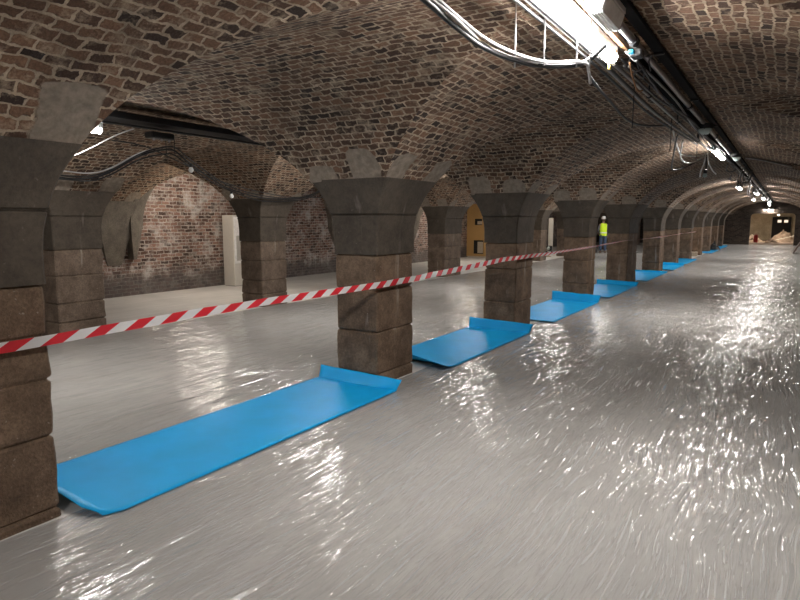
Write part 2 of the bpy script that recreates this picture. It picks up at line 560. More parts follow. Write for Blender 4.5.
def skew(x):
    """the rear arcade and the store wall are set a little nearer than the front one"""
    if x > AX0: return 0.0
    if x > BX1: return -0.47 * (AX0 - x) / (AX0 - BX1)
    if x > BX0: return -0.47
    return -0.47 - 0.75 * (BX0 - x) / (BX0 - WX)


def off(z, a):
    t = max(0.0, min(1.0, (z - ZS) / RISE))
    return a * (1 - math.sqrt(max(0.0, 1 - t * t)))


def jig(p, amp=0.012, sc=3.0):
    n = noise.noise_vector(Vector(p) * sc) + 0.5 * noise.noise_vector(Vector(p) * sc * 3.1)
    return (p[0] + n.x * amp, p[1] + n.y * amp, p[2] + n.z * amp)


# ------------------------------------------------------------------ setting: floor, walls, ceilings
mb = MB()
mb.grid(lambda u, v: (u, v, 0.0), [WX - 0.3, BX1, AX0, RX1 + .3], lin(YB - .3, YE + 0.25, 6))
structure(mb.build('floor', M_FLOOR))

PH0 = math.asin((ZT - 0.02 - ZS) / RISE)
PHS = [PH0 + (math.pi / 2 - PH0) * i / 22 for i in range(23)]
ARC = {}


def arcs(a):
    if a not in ARC:
        s, out, pp = 0.0, [], None
        for ph in PHS:
            q = (a * (1 - math.cos(ph)), RISE * math.sin(ph))
            if pp: s += math.hypot(q[0] - pp[0], q[1] - pp[1])
            pp = q; out.append(s)
        ARC[a] = out
    return ARC[a]


def patchv(dist, arc, r):
    '''cement patches at the feet of the groins'''
    hh = 0.16 + 0.16 * r
    return max(0.0, min(1.0, 1.5 - dist / 0.17)) * max(0.0, min(1.0, 0.5 + (hh - arc) / 0.12))


def aisle_ceiling(name, sides, a, has):
    """sides: (face x, pillar centre x, sign)"""
    mb = MB()
    T = list(range(len(PHS)))
    for xf, xc, sg in sides:
        sa = arcs(a)
        for k in range(-2, 13):
            Q = PYB if xf in (BX0, BX1) else PY
            y0, y1 = Q[k]; PD = y1 - y0; hm, hp = half_gap(k, -1, Q), half_gap(k, 1, Q)

            def fy(c, i):       # column parameter c in 0..1..2..3
                o = 1 - math.cos(PHS[i])
                if c < 1: return y0 - hm * o * (1 - c)
                if c <= 2: return y0 + (c - 1) * PD
                return y1 + hp * o * (c - 2)
            c0, c1 = (2 if k == -2 else 0), (1 if k == 12 else 3)
            cols = [c for c in (lin(0, 1, 9)[:-1] + lin(1, 2, 4) + lin(2, 3, 9)[1:]) if c0 - 1e-6 <= c <= c1 + 1e-6]

            def pt(c, i):
                x = xf + sg * a * (1 - math.cos(PHS[i])); y = fy(c, i); z = ZS + RISE * math.sin(PHS[i])
                return jig((x, y + skew(x), z))

            def pa(c, i):
                d = min(abs(c - 1) if c <= 1.5 else 9, abs(c - 2) if c >= 1.5 else 9)
                dist = d * (1.55 * (1 - math.cos(PHS[i]))) if (c < 1 or c > 2) else d * PD
                return patchv(dist, sa[i], rk[k])
            rk = {kk: random.Random(kk * 31 + int(xf * 100)).random() for kk in range(-2, 13)}
            if xf == AX1: rk[0] = 1.5
            mb.grid(pt, cols, T, lambda c, i: (fy(c, i), sa[i]), attr=pa)
            for s2, yf in ((1, y1), (-1, y0)):
                if (k == -2 and s2 < 0) or (k == 12 and s2 > 0): continue
                hy = half_gap(k, s2, Q); sy = arcs(hy)

                def fx(c, i):
                    o = a * (1 - math.cos(PHS[i]))
                    return xc + (xf - xc) * c if c <= 1 else xf + sg * o * (c - 1)

                def pt2(c, i):
                    x = fx(c, i); y = yf + s2 * hy * (1 - math.cos(PHS[i])); z = ZS + RISE * math.sin(PHS[i])
                    return jig((x, y + skew(x), z))

                def pa2(c, i):
                    d = abs(c - 1)
                    dist = d * a * (1 - math.cos(PHS[i])) if c > 1 else d * abs(xf - xc)
                    return patchv(dist, sy[i], rk[k])
                mb.grid(pt2, lin(0, 1, 4) + lin(1, 2, 14)[1:], T, lambda c, i: (fx(c, i), sy[i] + 0.04), attr=pa2)
    return structure(mb.build(name, M_VAULT, smooth=True, attr='patch'))


aisle_ceiling('ceiling', ((AX1, (AX0 + AX1) / 2, 1), (RX0, RX1 + .02, -1)), HA, None)
aisle_ceiling('ceiling', ((AX0, (AX0 + AX1) / 2, -1), (BX1, (BX0 + BX1) / 2, 1)), HB, None)
aisle_ceiling('ceiling', ((BX0, (BX0 + BX1) / 2, -1), (WX, WX - .02, 1)), HC, None)


def wall_rect(name, mat, p0, p1, z0=0.0, z1=3.1, n=2):
    mb = MB()
    d = math.hypot(p1[0] - p0[0], p1[1] - p0[1])
    mb.grid(lambda u, v: (p0[0] + (p1[0] - p0[0]) * u / d, p0[1] + (p1[1] - p0[1]) * u / d, v), lin(0, d, n), [z0, z1])
    return structure(mb.build(name, mat))


wall_rect('wall_left', M_WALLB, (WX, YB - 1.5), (WX, YE + .05), 0, 3.0)
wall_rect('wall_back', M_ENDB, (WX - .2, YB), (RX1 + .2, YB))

# right wall with its engaged piers
mb = MB()
mb.grid(lambda u, v: (RX1, u, v), [YB, YE + .05], [0, 3.0])


def rect_sec(x0, x1, y0, y1, z, n=7, ch=0.02, amp=0.006, seed=0.0, inset=0.0):
    """rectangular section with chamfered, slightly worn corners"""
    x0 += inset; x1 -= inset; y0 += inset; y1 -= inset
    pts = []

    def side(ax, ay, bx, by):
        for i in range(n):
            t = i / (n - 1)
            pts.append((ax + (bx - ax) * t, ay + (by - ay) * t))
    side(x0 + ch, y0, x1 - ch, y0); side(x1, y0 + ch, x1, y1 - ch)
    side(x1 - ch, y1, x0 + ch, y1); side(x0, y1 - ch, x0, y0 + ch)
    cx, cy = (x0 + x1) / 2, (y0 + y1) / 2
    out = []
    for px, py in pts:
        q = Vector((px * 3 + seed, py * 3, z * 4))
        d = (noise.noise(q) + 0.7 * noise.noise(q * 3.3)) * amp
        out.append((px + (px - cx) * d / 0.35, py + (py - cy) * d / 0.35, z))
    return out


def shaft_secs(x0, x1, y0, y1, z0, z1, joints, seed, n=7, far=False):
    lv = []
    edges = [z0] + [j for j in joints if z0 < j < z1] + [z1]
    for a, b in zip(edges[:-1], edges[1:]):
        m = 2 if far else max(3, int((b - a) / 0.07))
        lv.append((a + 0.003, 0.016))
        lv.append((a + 0.016, 0.002))
        for t in lin(a + 0.03, b - 0.03, m): lv.append((t, 0.0))
        lv.append((b - 0.016, 0.002))
        lv.append((b - 0.003, 0.016))
    lv[0] = (z0, 0.0)
    rr = random.Random(int(seed * 100))
    out = []
    shift = {}
    for z, ins in lv:
        key = sum(1 for j in joints if j <= z)
        if key not in shift: shift[key] = (rr.uniform(-.006, .006), rr.uniform(-.006, .006))
        sx, sy_ = shift[key]
        out.append(rect_sec(x0 + sx, x1 + sx, y0 + sy_, y1 + sy_, z, n, 0.016, 0.012, seed, ins))
    return out


def springer_secs(x0, x1, y0, y1, z0, z1, axp, axm, joints, seed, n=7, step=0.05, hm=1.55, hp=1.55):
    zs = lin(z0, z1, max(4, int((z1 - z0) / step)))
    lv = [(z, 0.0) for z in zs]
    for j in joints:
        lv += [(j - 0.014, 0.0), (j - 0.005, 0.010), (j + 0.005, 0.010), (j + 0.014, 0.0)]
    lv.sort()
    out = []
    for z, ins in lv:
        e = 0.010
        out.append(rect_sec(x0 - off(z, axm) - e, x1 + off(z, axp) + e, y0 - off(z, hm) - e, y1 + off(z, hp) + e, z, n, 0.014, 0.005, seed, ins))
    return out


for k in range(-1, 12):
    y, PD = PY[k][0], PY[k][1] - PY[k][0]
    mb.loft(shaft_secs(RX0, RX1 + .1, y, y + PD, 0, 1.31, [.12, .54, .95], k + 50.0, 5, True))
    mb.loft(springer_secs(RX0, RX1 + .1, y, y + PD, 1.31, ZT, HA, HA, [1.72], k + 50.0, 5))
structure(mb.build('wall_right', M_SHAFT))

# end wall with the opening into the next vault
DX0, DX1, DZ = -2.06, 0.46, 2.08
mb = MB()
T_END = 0.45
prof = [(DX0, 0.0), (DX0, DZ - 0.22)]
for i in range(1, 7):
    a = math.pi - i / 6 * math.pi / 2
    prof.append((DX0 + .22 + .22 * math.cos(a), DZ - .22 + .22 * math.sin(a)))
for i in range(0, 6):
    a = math.pi / 2 - i / 6 * math.pi / 2
    prof.append((DX1 - .22 + .22 * math.cos(a), DZ - .22 + .22 * math.sin(a)))
prof += [(DX1, DZ - .22), (DX1, 0.0)]
for yy, fl in ((YE, False), (YE + T_END, True)):
    def quad(x0, x1, z0, z1):
        mb.add([(x0, yy, z0), (x1, yy, z0), (x1, yy, z1), (x0, yy, z1)], [[0, 1, 2, 3]], [[(x0, z0), (x1, z0), (x1, z1), (x0, z1)]])
    quad(WX - .2, DX0, 0, 3.1)
    quad(DX1, RX1 + .3, 0, 3.1)
    for (xa, za), (xb, zb) in zip(prof[1:-1], prof[2:-1]):
        if abs(xa - xb) > 1e-6:
            mb.add([(xa, yy, za), (xb, yy, zb), (xb, yy, 3.1), (xa, yy, 3.1)], [[0, 1, 2, 3]], [[(xa, za), (xb, zb), (xb, 3.1), (xa, 3.1)]])
for (xa, za), (xb, zb) in zip(prof[:-1], prof[1:]):
    mb.add([(xa, YE, za), (xb, YE, zb), (xb, YE + T_END, zb), (xa, YE + T_END, za)], [[0, 1, 2, 3]], [[(0, za), (0, zb), (T_END, zb), (T_END, za)]])
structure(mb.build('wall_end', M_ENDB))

# the vault beyond the opening
FY = 58.0
mb = MB()
mb.grid(lambda u, v: (u, v, -0.005 + 0.02 * noise.noise(Vector((u, v, 0)))), lin(-6, 4.5, 12), lin(YE + .25, FY, 12))
structure(mb.build('floor', M_FARFLOOR))
wall_rect('wall_far', M_CREAM, (-6, FY), (4.5, FY), 0, 3.2)
wall_rect('wall_far_left', M_CREAM, (-6, YE + T_END), (-6, FY), 0, 3.2)
wall_rect('wall_far_right', M_CREAM, (4.5, YE + T_END), (4.5, FY), 0, 3.2)
mb = MB()
mb.grid(lambda u, v: (u, v, 2.2 + 0.7 * math.sqrt(max(0, 1 - ((u + .75) / 5.3) ** 2))), lin(-6, 4.5, 24), lin(YE + T_END, FY, 3))
structure(mb.build('ceiling', M_CREAM, smooth=True))

# brick wall: rendered corbels from which the store vault springs
for n_, k in enumerate(range(-1, 12)):
    y, PD = PY[k][0] + skew(WX), PY[k][1] - PY[k][0]
    mb = MB()
    secs = []
    for z in lin(0.68, ZT, 22):
        t = max(0.0, min(1.0, (z - 0.68) / 0.8))
        ox = 0.012 + 0.15 * t ** 1.2 + off(z, HC)
        oy = off(z, 1.55) + 0.01
        wd = 0.16 + (PD / 2 - 0.16) * min(1, t * 1.1)
        yc = y + PD / 2
        secs.append(rect_sec(WX - .05, WX + ox, yc - wd - oy, yc + wd + oy, z, 6, 0.008, 0.006, k + 80.0))
    mb.loft(secs)
    structure(mb.build('trim_%d' % (n_ + 1), M_CEM))

# rendered rib on the near side of the wall arch seen through the rear arcade
mb = MB()
ya = PY[2][1] + skew(WX); hp = half_gap(2, 1)
secs = []
for i in range(16):
    ph = math.radians(4 + 74 * i / 15)
    y = ya + hp * (1 - math.cos(ph)); z = ZS + RISE * math.sin(ph)
    wdt = 0.34 * (1 - (i / 15) ** 1.6) + 0.03
    cy_, cz_ = math.cos(ph) * 0.9, -math.sin(ph) * 0.75
    l = math.hypot(cy_, cz_); cy_ /= l; cz_ /= l
    dpt = 0.10 + 0.10 * (1 - i / 15)
    secs.append([(WX - .02, y - cy_ * .05, z - cz_ * .05), (WX + dpt, y - cy_ * .05, z - cz_ * .05), (WX + dpt, y + cy_ * wdt * .45, z + cz_ * wdt * .45), (WX + .02, y + cy_ * wdt, z + cz_ * wdt), (WX - .02, y + cy_ * wdt, z + cz_ * wdt)])
lowest = [(x, ya + (y - ya) * .35, 0.80) for x, y, z in secs[0]]
secs = [lowest] + secs
mb.loft(secs)
structure(mb.build('trim_20', M_CEM, smooth=True, auto=30))

# ------------------------------------------------------------------ pillars
ORD = ['first', 'second', 'third', 'fourth', 'fifth', 'sixth', 'seventh', 'eighth', 'ninth', 'tenth', 'eleventh', 'twelfth', 'thirteenth']
A_LABEL = {
    -1: 'brown stone pillar of the near arcade standing behind the camera',
    0: 'large brown stone pillar cut off by the left edge of the photo',
    1: 'stone pillar with dark flared top between first and second blue sheets',
    2: 'narrow dark stone pillar behind the folded end of the second blue sheet',
    3: 'stone pillar behind the folded end of the third blue sheet',
}
A_J = {0: [.05, .47, .79, 1.03], 1: [.11, .54, .96], 2: [.42, .92], 3: [.36, .83]}


def make_pillar(name, label, group, x0, x1, k, y, axp, axm, joints, zs0, seed, shaft_m, n=9):
    Q = PYB if x0 == BX0 else PY
    PD = Q[k][1] - Q[k][0]
    cx, cy = (x0 + x1) / 2, y + PD / 2
    t = thing(name, label, 'pillar', (cx, cy, 0), 0, group)
    t['kind'] = 'thing'
    m1 = MB()
    w, d = (x1 - x0) / 2, PD / 2
    m1.loft(shaft_secs(-w, w, -d, d, 0, zs0, joints, seed, n))
    m1.build('shaft', shaft_m, t, smooth=True, auto=35)
    m2 = MB()
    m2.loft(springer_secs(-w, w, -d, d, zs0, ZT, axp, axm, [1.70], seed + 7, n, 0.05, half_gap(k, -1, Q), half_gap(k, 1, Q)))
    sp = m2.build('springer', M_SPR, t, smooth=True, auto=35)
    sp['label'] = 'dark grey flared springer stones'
    return t


for k in range(-1, 12):
    lab = A_LABEL.get(k, '%s stone pillar from the left in the near arcade along the blue sheets' % ORD[k])
    make_pillar('stone_pillar', lab, 'pillars of the near arcade', AX0, AX1, k, PY[k][0], HA, HB, A_J.get(k, [.3, .8]), 1.31, k * 3.7 + 11, M_SHAFT, n=11 if k in (0, 1) else (8 if k < 5 else 5))
B_LABEL = {
    0: 'stone pillar of the rear arcade outside the left edge, behind the nearest pillar',
    1: 'small stone pillar of the rear arcade beside the left arch to the brick wall',
    2: 'stone pillar of the rear arcade with the white cabinet at its left',
    4: 'stone pillar of the rear arcade left of the ochre hoarding',
}
for k in range(0, 12):
    lab = B_LABEL.get(k, '%s stone pillar from the left in the rear arcade beyond the middle aisle' % ORD[max(0, k - 1)])
    make_pillar('stone_pillar', lab, 'pillars of the rear arcade', BX0, BX1, k, PYB[k][0] + skew(BX1), HB, HC, [.24, .5, .88], 1.25, k * 5.1 + 40, M_SHAFTB, n=7 if k < 5 else 5)

# ------------------------------------------------------------------ polythene, blue sheets, tape
def film(name, mat, x0, x1, y0, y1, label):
    mb = MB()

    def fn(u, v):
        e = 0.05 * noise.noise(Vector((0.0, v * 0.9, u)))
        return (u + (e if (abs(u - x0) < .01 or abs(u - x1) < .01) else 0), v, 0.006 + 0.003 * noise.noise(Vector((u * 2.0, v * .4, 0))))
    mb.grid(fn, lin(x0, x1, 30), lin(y0, y1, 90))
    o = mb.build(name, mat, smooth=True)
    return tag(o, label, 'plastic sheet')


film('polythene_sheet', M_FILM, AX1 + .03, RX0 - .05, YB + .2, YE - .3, 'creased clear polythene sheet covering the floor of the near aisle')
film('polythene_sheet', M_FILMB, BX1 + .05, AX0 - .05, YB + .2, 33.0, 'creased clear polythene sheet covering the floor of the middle aisle')

SHEETS = [  # y0, y1, near curl, far fold height, label
    (1.72, 4.72, 0.10, 0.12, 'long blue floor sheet nearest the camera, folded up against a pillar'),
    (5.66, 8.27, 0.17, 0.15, 'blue floor sheet second from the camera with a curled near corner'),
    (9.36, 12.15, 0.02, 0.17, 'blue floor sheet third from the camera, bright with a folded end'),
    (12.95, 15.75, 0.05, 0.12, 'darker blue floor sheet fourth from the camera'),
    (17.15, 20.3, 0.03, 0.05, 'blue floor sheet fifth from the camera beside the far pillars'),
    (21.35, 23.85, 0.04, 0.10, 'blue floor sheet sixth from the camera, between distant pillars'),
    (24.85, 27.6, 0.02, 0.04, 'blue floor sheet seventh from the camera, between distant pillars'),
    (33.5, 38.2, 0.02, 0.10, 'blue floor sheet far off beside the black bag'),
    (39.4, 43.0, 0.02, 0.05, 'furthest blue floor sheet near the dark end wall'),
]
for i, (y0, y1, curl, fold, lab) in enumerate(SHEETS):
    x0, x1 = -4.03 + 0.01 * (i % 3), -3.06 + 0.015 * (i % 2)
    dh, dd = fold, 0.055
    us = lin(0, 1, 25)
    vs = lin(y0, y1, 40) + [y1 + dd * t for t in (0.25, 0.5, 0.75, 1.0)]
    rr = random.Random(i * 13 + 1)
    ph = rr.uniform(0, 9)

    def sh(u, v, y0=y0, y1=y1, curl=curl, dh=dh, x0=x0, x1=x1, ph=ph, i=i):
        x = x0 + (x1 - x0) * u
        z = 0.013 + 0.004 * noise.noise(Vector((x * 2, v * 1.3, ph)))
        t = max(0.0, 1 - (v - y0) / 0.34)
        if i == 0:
            z += curl * t * t * (1 - u) ** 0.6 * 1.1
            c = max(0.0, 1 - ((1 - u) * 0.97 + (v - y0)) / 0.16)   # rounded near right corner
            v += 0.05 * c; x -= 0.04 * c
        else:
            z += curl * t * t * (0.35 + 0.65 * (1 - u)) * (1.0 if i == 1 else 1.0)
            v += 0.16 * t * t * (curl / 0.17) * (1 - u)
        q = (v - y1) / 0.055
        if v > y1:
            q = min(1.0, q)
            zz = dh * q * (1.0 - 0.18 * u + 0.06 * noise.noise(Vector((x * 5, 0, ph))))
            z += zz
            v = y1 + 0.06 * q + 0.02 * noise.noise(Vector((x * 3, 1.0, ph)))
            x += (0.03 * q if u > .5 else -0.02 * q) * abs(u - .5) * 2
        return (x, v, z)
    mb = MB()
    mb.grid(sh, us, vs)
    o = mb.build('floor_sheet', M_BLUE, smooth=True, auto=40)
    so = o.modifiers.new('thickness', 'SOLIDIFY'); so.thickness = 0.004; so.offset = 1.0
    tag(o, lab, 'floor sheet', 'blue floor sheets between the pillars')

mb = MB()
TP = [(-3.29, 1.0, 1.0), (-3.25, 1.62, 1.02), (-3.22, 2.6, 1.045), (-3.22, 3.7, 1.045), (-3.24, 4.7, 1.035), (-3.26, 5.5, 1.04), (-3.22, 7.6, 1.115), (-3.24, 9.3, 1.105),
      (-3.24, 12.45, 1.12), (-3.26, 13.1, 1.13), (-3.22, 15.2, 1.16), (-3.24, 17.0, 1.14), (-3.24, 20.7, 1.13), (-3.2, 24.0, 1.16), (-3.24, 28.4, 1.15)]
pts = []
for i in range(len(TP) - 1):
    for t in range(10):
        f = t / 10
        pts.append(Vector(TP[i]).lerp(Vector(TP[i + 1]), f))
pts.append(Vector(TP[-1]))
dist = 0.0
rows = []
for i, p in enumerate(pts):
    if i: dist += (p - pts[i - 1]).length
    tw = 0.30 * math.sin(dist * 0.9) + min(1.25, max(0.0, (p.y - 8.5) / 4.5) * 1.25) + (0.25 * noise.noise(Vector((dist, 0, 0))))
    wv = Vector((math.sin(tw), 0, math.cos(tw))) * 0.030
    sagz = 0.006 * noise.noise(Vector((dist * 2, 5, 0)))
    rows.append((p + wv + Vector((0, 0, sagz)), p - wv + Vector((0, 0, sagz)), dist))
for a, b in zip(rows[:-1], rows[1:]):
    mb.add([a[1], b[1], b[0], a[0]], [[0, 1, 2, 3]], [[(a[2], 0), (b[2], 0), (b[2], .068), (a[2], .068)]])
tag(mb.build('barrier_tape', M_TAPE, smooth=True), 'red and white barrier tape stretched across the pillars at waist height', 'barrier tape')

# ------------------------------------------------------------------ lamps
def batten(label, group, x, y0, y1, z, em, timber=False, w=0.085):
    ln = y1 - y0
    t = thing('fluorescent_batten', label, 'lamp', (x, (y0 + y1) / 2, z), 0, group)
    m = MB(); m.box((0, 0, 0.038), (w * .86, ln, 0.064), bevel=0.006); m.build('housing', M_GREYW, t)
    m = MB()
    secs = []
    for yy in (-ln / 2 + .02, ln / 2 - .02):
        sec = []
        for i in range(13):
            a = math.pi + math.pi * i / 12
            sec.append((w / 2 * math.cos(a), yy, 0.004 + 0.042 * math.sin(a)))
        secs.append(sec)
    m.loft(secs)
    m.build('diffuser', em, t, smooth=True, auto=50)
    for sgn in (-1, 1):
        m = MB(); m.box((0, sgn * (ln / 2 - .010), 0.014), (w * .84, 0.02, 0.075), bevel=0.012); m.build('end_cap', M_GREYW, t)
    for sgn in (-1, 1):
        m = MB(); m.box((0.0, sgn * ln * .3, 0.07 + (2.82 - z - .07) / 2), (0.03, 0.02, max(0.02, 2.82 - z - .07)), bevel=0.003); m.build('bracket', M_TRAY, t)
    if timber:
        m = MB(); m.box((w * .57 + 0.018, 0.1, 0.078), (0.030, ln, 0.04), bevel=0.003)
        b = m.build('backing_batten', M_TIMBER, t); b['label'] = 'orange timber strip'
        m = MB(); m.box((w * .57 + 0.058, 0.08, 0.102), (0.055, ln, 0.012), bevel=0.003)
        b = m.build('strap', M_TAPEBLUE, t); b['label'] = 'dark blue strap'
    return t


GA = 'lit battens along the crown of the near aisle'
batten('lit fluorescent batten overhead, nearest the camera, beside the white box light', GA, -1.04, 2.72, 4.2, 2.70, E_A, True)
batten('lit batten behind the camera along the crown of the near aisle', GA, -1.04, -2.6, -1.1, 2.70, E_A)
batten('lit batten second from the camera beside the hanging cable bundle', GA, -1.0, 10.3, 11.8, 2.70, E_A)
for i, (x, y) in enumerate(((-1.3, 20.6), (-0.98, 24.6), (-0.92, 29.6), (-1.42, 33.0), (-0.86, 37.0), (-0.95, 42.0))):
    batten('lit batten in the far cluster of lamps, %s from the camera along the crown' % ORD[i + 2], GA, x, y, y + 1.3, 2.62 - .03 * (i % 3), E_A)
GB = 'lit battens in the middle aisle'
for i, y in enumerate((2.25, 6.9, 12.6, 17.8, 23.0, 29.0)):
    lab = ('lit batten peeping out beside the cement patch of the left pillar' if i == 0 else 'lit batten hidden above the middle aisle, %s from the left' % ORD[i])
    batten(lab, GB, -6.1, y, y + 1.5, 2.58, E_B)
for i, y in enumerate((8.3, 20.4, 27.0)):
    batten('lit batten under the store vault in front of the %s' % ['whitewashed brick wall', 'ochre hoarding', 'far end beyond the ochre hoarding'][i], 'lit battens in the store', -10.4, y, y + 1.3, 2.70, E_C)
for x, y, z_ in ((-0.55, 52.0, 2.02), (-3.0, 53.0, 2.45)):
    batten('lit lamp in the vault beyond the far opening, %s' % ('on the centre line' if x > -2 else 'to the left'), 'lit lamps beyond the far opening', x, y, y + 1.2, z_, E_FAR)


def bulkhead(label, x, y, z, r=0.07, em=None, rz=0):
    t = thing('bulkhead_lamp', label, 'lamp', (x, y, z), rz, 'round bulkhead lamps on the cable run')
    m = MB(); m.lathe([(r * .9, 0.05), (r, 0.045), (r, 0.0), (r * .92, -0.008)], n=18); m.build('base', M_TRAY, t, smooth=True, auto=40)
    m = MB(); m.lathe([(r * .88, 0.0), (r * .86, -0.025), (r * .65, -0.055), (r * .3, -0.072), (0.002, -0.075)], n=18); m.build('glass_cover', em or M_GLASS, t, smooth=True)
    m = MB()
    for a in (0, math.pi / 2):
        m.tube([(r * .95 * math.cos(a + b) * 1.0, r * .95 * math.sin(a + b), 0.0) if q in (0,) else (0, 0, 0) for q in (0,) for b in (0,)] + [(0, 0, -0.084)] + [(-r * .95 * math.cos(a), -r * .95 * math.sin(a), 0.0)], 0.004, 6)
    m.build('guard', M_TRAY, t, smooth=True)
    return t


bulkhead('unlit round bulkhead lamp beside the second batten', -0.87, 7.9, 2.70, 0.085)
bulkhead('unlit round bulkhead lamp above the far cluster of lamps', -0.78, 11.6, 2.69, 0.075)
bulkhead('lit oval bulkhead lamp on the end wall above the opening', -0.95, YE - .10, 2.33, 0.16, E_FAR)
bulkhead('small lit bulkhead lamp at the left of the oval lamp on the end wall', -1.29, YE - .06, 2.34, 0.05, E_FAR)

# ribbed emergency light
t = thing('emergency_light', 'white box light with ribbed clear cover beside the nearest batten', 'lamp', (-0.882, 3.38, 2.735), 0.0)
m = MB(); m.box((0, 0, 0.045), (0.122, 0.40, 0.055), bevel=0.012); m.build('housing', M_GREYW, t)
m = MB()
secs = []
for yy, sh_ in ((-.19, 0.86), (-.175, 1.0), (.175, 1.0), (.19, 0.86)):
    sec = []
    for i in range(17):
        f = i / 16
        x = (-.058 + .116 * f) * sh_
        zz = 0.018 - (0.075 * min(1, 5 * min(f, 1 - f)) + (0.004 if i % 2 else 0)) * sh_
        sec.append((x, yy, zz))
    secs.append(sec)
m.loft(secs); m.build('ribbed_cover', M_RIBBED, t)
m = MB(); m.box((0.0, -.205, 0.03), (0.05, 0.02, 0.03), bevel=.004); m.build('gland', M_WHITE, t)

# ------------------------------------------------------------------ cable runs of the near aisle
YR0, YR1 = YB + .05, YE - .02
t = thing('cable_tray', 'dark metal cable tray along the crown of the near aisle', 'cable tray', (-0.825, 0, 2.795))
m = MB()
Ls = YR1 - YR0; yc = (YR0 + YR1) / 2
m.box((0, yc, 0.0), (0.06, Ls, 0.006)); m.box((-.03, yc, 0.012), (0.005, Ls, 0.025)); m.box((.03, yc, 0.012), (0.005, Ls, 0.025))
m.build('channel', M_MATT, t)
y = YR0 + 1.0
while y < YR1 - 1:
    if y > 1.0:
        m = MB(); m.box((0, y, -0.012), (0.07, 0.03, 0.014), bevel=.003); m.build('clamp', M_TRAY, t)
    y += 1.9
t = thing('conduit_pipe', 'steel conduit pipe along the right side of the cable run', 'pipe', (-0.885, 0, 2.755))
m = MB(); m.tube([(0, YR0, 0), (0, YR1, 0)], 0.022, 12, smooth=False); m.build('pipe', M_STEEL, t, smooth=True, auto=50)
y = 1.5
while y < YR1 - 1:
    m = MB(); m.tube([(0, y, 0), (0, y + .07, 0)], 0.031, 12, smooth=False); m.build('coupling', M_TRAY, t, smooth=True, auto=50)
    y += 2.55
t = thing('conduit_pipe', 'thinner steel conduit along the left side of the cable run beyond the nearest batten', 'pipe', (-1.065, 0, 2.70))
m = MB(); m.tube([(0, 4.35, 0), (0, 10.2, -.005)], 0.014, 10, smooth=False); m.build('pipe', M_STEEL, t, smooth=True, auto=50)
for y in (5.6, 7.2, 9.0):
    m = MB(); m.box((0, y, 0.035), (0.012, 0.02, 0.12)); m.box((0, y, -.01), (0.04, 0.024, 0.02), bevel=.003); m.build('saddle', M_TRAY, t)
t = thing('trunking', 'black cable trunking between the two conduits overhead', 'trunking', (-0.97, 0, 2.775))
m = MB(); m.box((0, (4.4 + YR1) / 2, 0), (0.05, YR1 - 4.4, 0.04), bevel=.004); m.build('channel', M_MATT, t)
m = MB(); m.box((0, (4.4 + YR1) / 2, -.03), (0.056, YR1 - 4.5, 0.008)); m.build('lid', M_MATT, t)


def cable(label, pts, r=0.010, mat=M_BLACK, group=None, name='cable', n=7, cat='cable', sub=6):
    m = MB(); m.tube(pts, r, n, sub=sub)
    return tag(m.build(name, mat, smooth=True), label, cat, group)


GC = 'cables of the near aisle overhead run'
cable('thick black cable swagged below the crown left of the nearest batten', [(-1.23, 1.7, 2.52), (-1.25, 2.14, 2.5), (-1.29, 2.42, 2.5), (-1.33, 2.81, 2.5), (-1.30, 3.11, 2.5), (-1.22, 3.36, 2.505), (-1.05, 3.55, 2.53), (-0.97, 3.75, 2.66)], 0.014, M_BLACK, GC)
cable('white cable lying along the thick black swag left of the nearest batten', [(-1.21, 1.7, 2.54), (-1.23, 2.14, 2.525), (-1.265, 2.42, 2.525), (-1.30, 2.81, 2.525), (-1.27, 3.11, 2.52), (-1.19, 3.36, 2.52), (-1.03, 3.52, 2.53), (-1.02, 3.60, 2.5), (-1.035, 3.70, 2.45)], 0.009, M_WHITEC, GC)
cable('second white cable close beside the black swag', [(-1.23, 1.7, 2.525), (-1.25, 2.3, 2.51), (-1.325, 2.85, 2.512), (-1.295, 3.12, 2.508), (-1.22, 3.32, 2.51)], 0.008, M_WHITEC, GC)
cable('black cable looping down from the swag to a hanger rod', [(-1.03, 3.64, 2.49), (-1.08, 3.97, 2.5), (-1.14, 4.62, 2.5), (-1.17, 5.3, 2.47), (-1.16, 5.9, 2.5), (-1.1, 6.6, 2.58)], 0.009, M_BLACK, GC)
for i, (dx, dz, mt) in enumerate(((0, 0, M_BLACK), (-.035, .015, M_WHITEC), (-.06, -.005, M_BLACK))):
    cable('%s cable running straight past the left side of the nearest batten, %s of three' % ('white' if mt is M_WHITEC else 'black', ORD[i]),
          [(-1.16 + dx, 1.2, 2.76 + dz), (-1.16 + dx, 2.6, 2.745 + dz), (-1.15 + dx, 3.6, 2.735 + dz), (-1.12 + dx, 4.5, 2.70 + dz), (-1.12 + dx, 6.5, 2.66 + dz), (-1.10 + dx * .6, 9.5, 2.70 + dz)], 0.010, mt, GC)
for i in range(4):
    x = -0.99 + 0.02 * i
    pts = []
    yy = 4.3
    rr = random.Random(i + 3)
    while yy < 44:
        pts.append((x + rr.uniform(-.03, .03), yy, 2.715 - 0.02 * (i % 2) + rr.uniform(-.035, .02)))
        yy += rr.uniform(0.9, 2.0)
    cable('black cable clipped under the trunking overhead, %s from the left' % ORD[i], pts, 0.009, M_BLACK if i != 2 else M_STEEL, GC, sub=4)
GR = 'threaded hanger rods of the swagged cables'
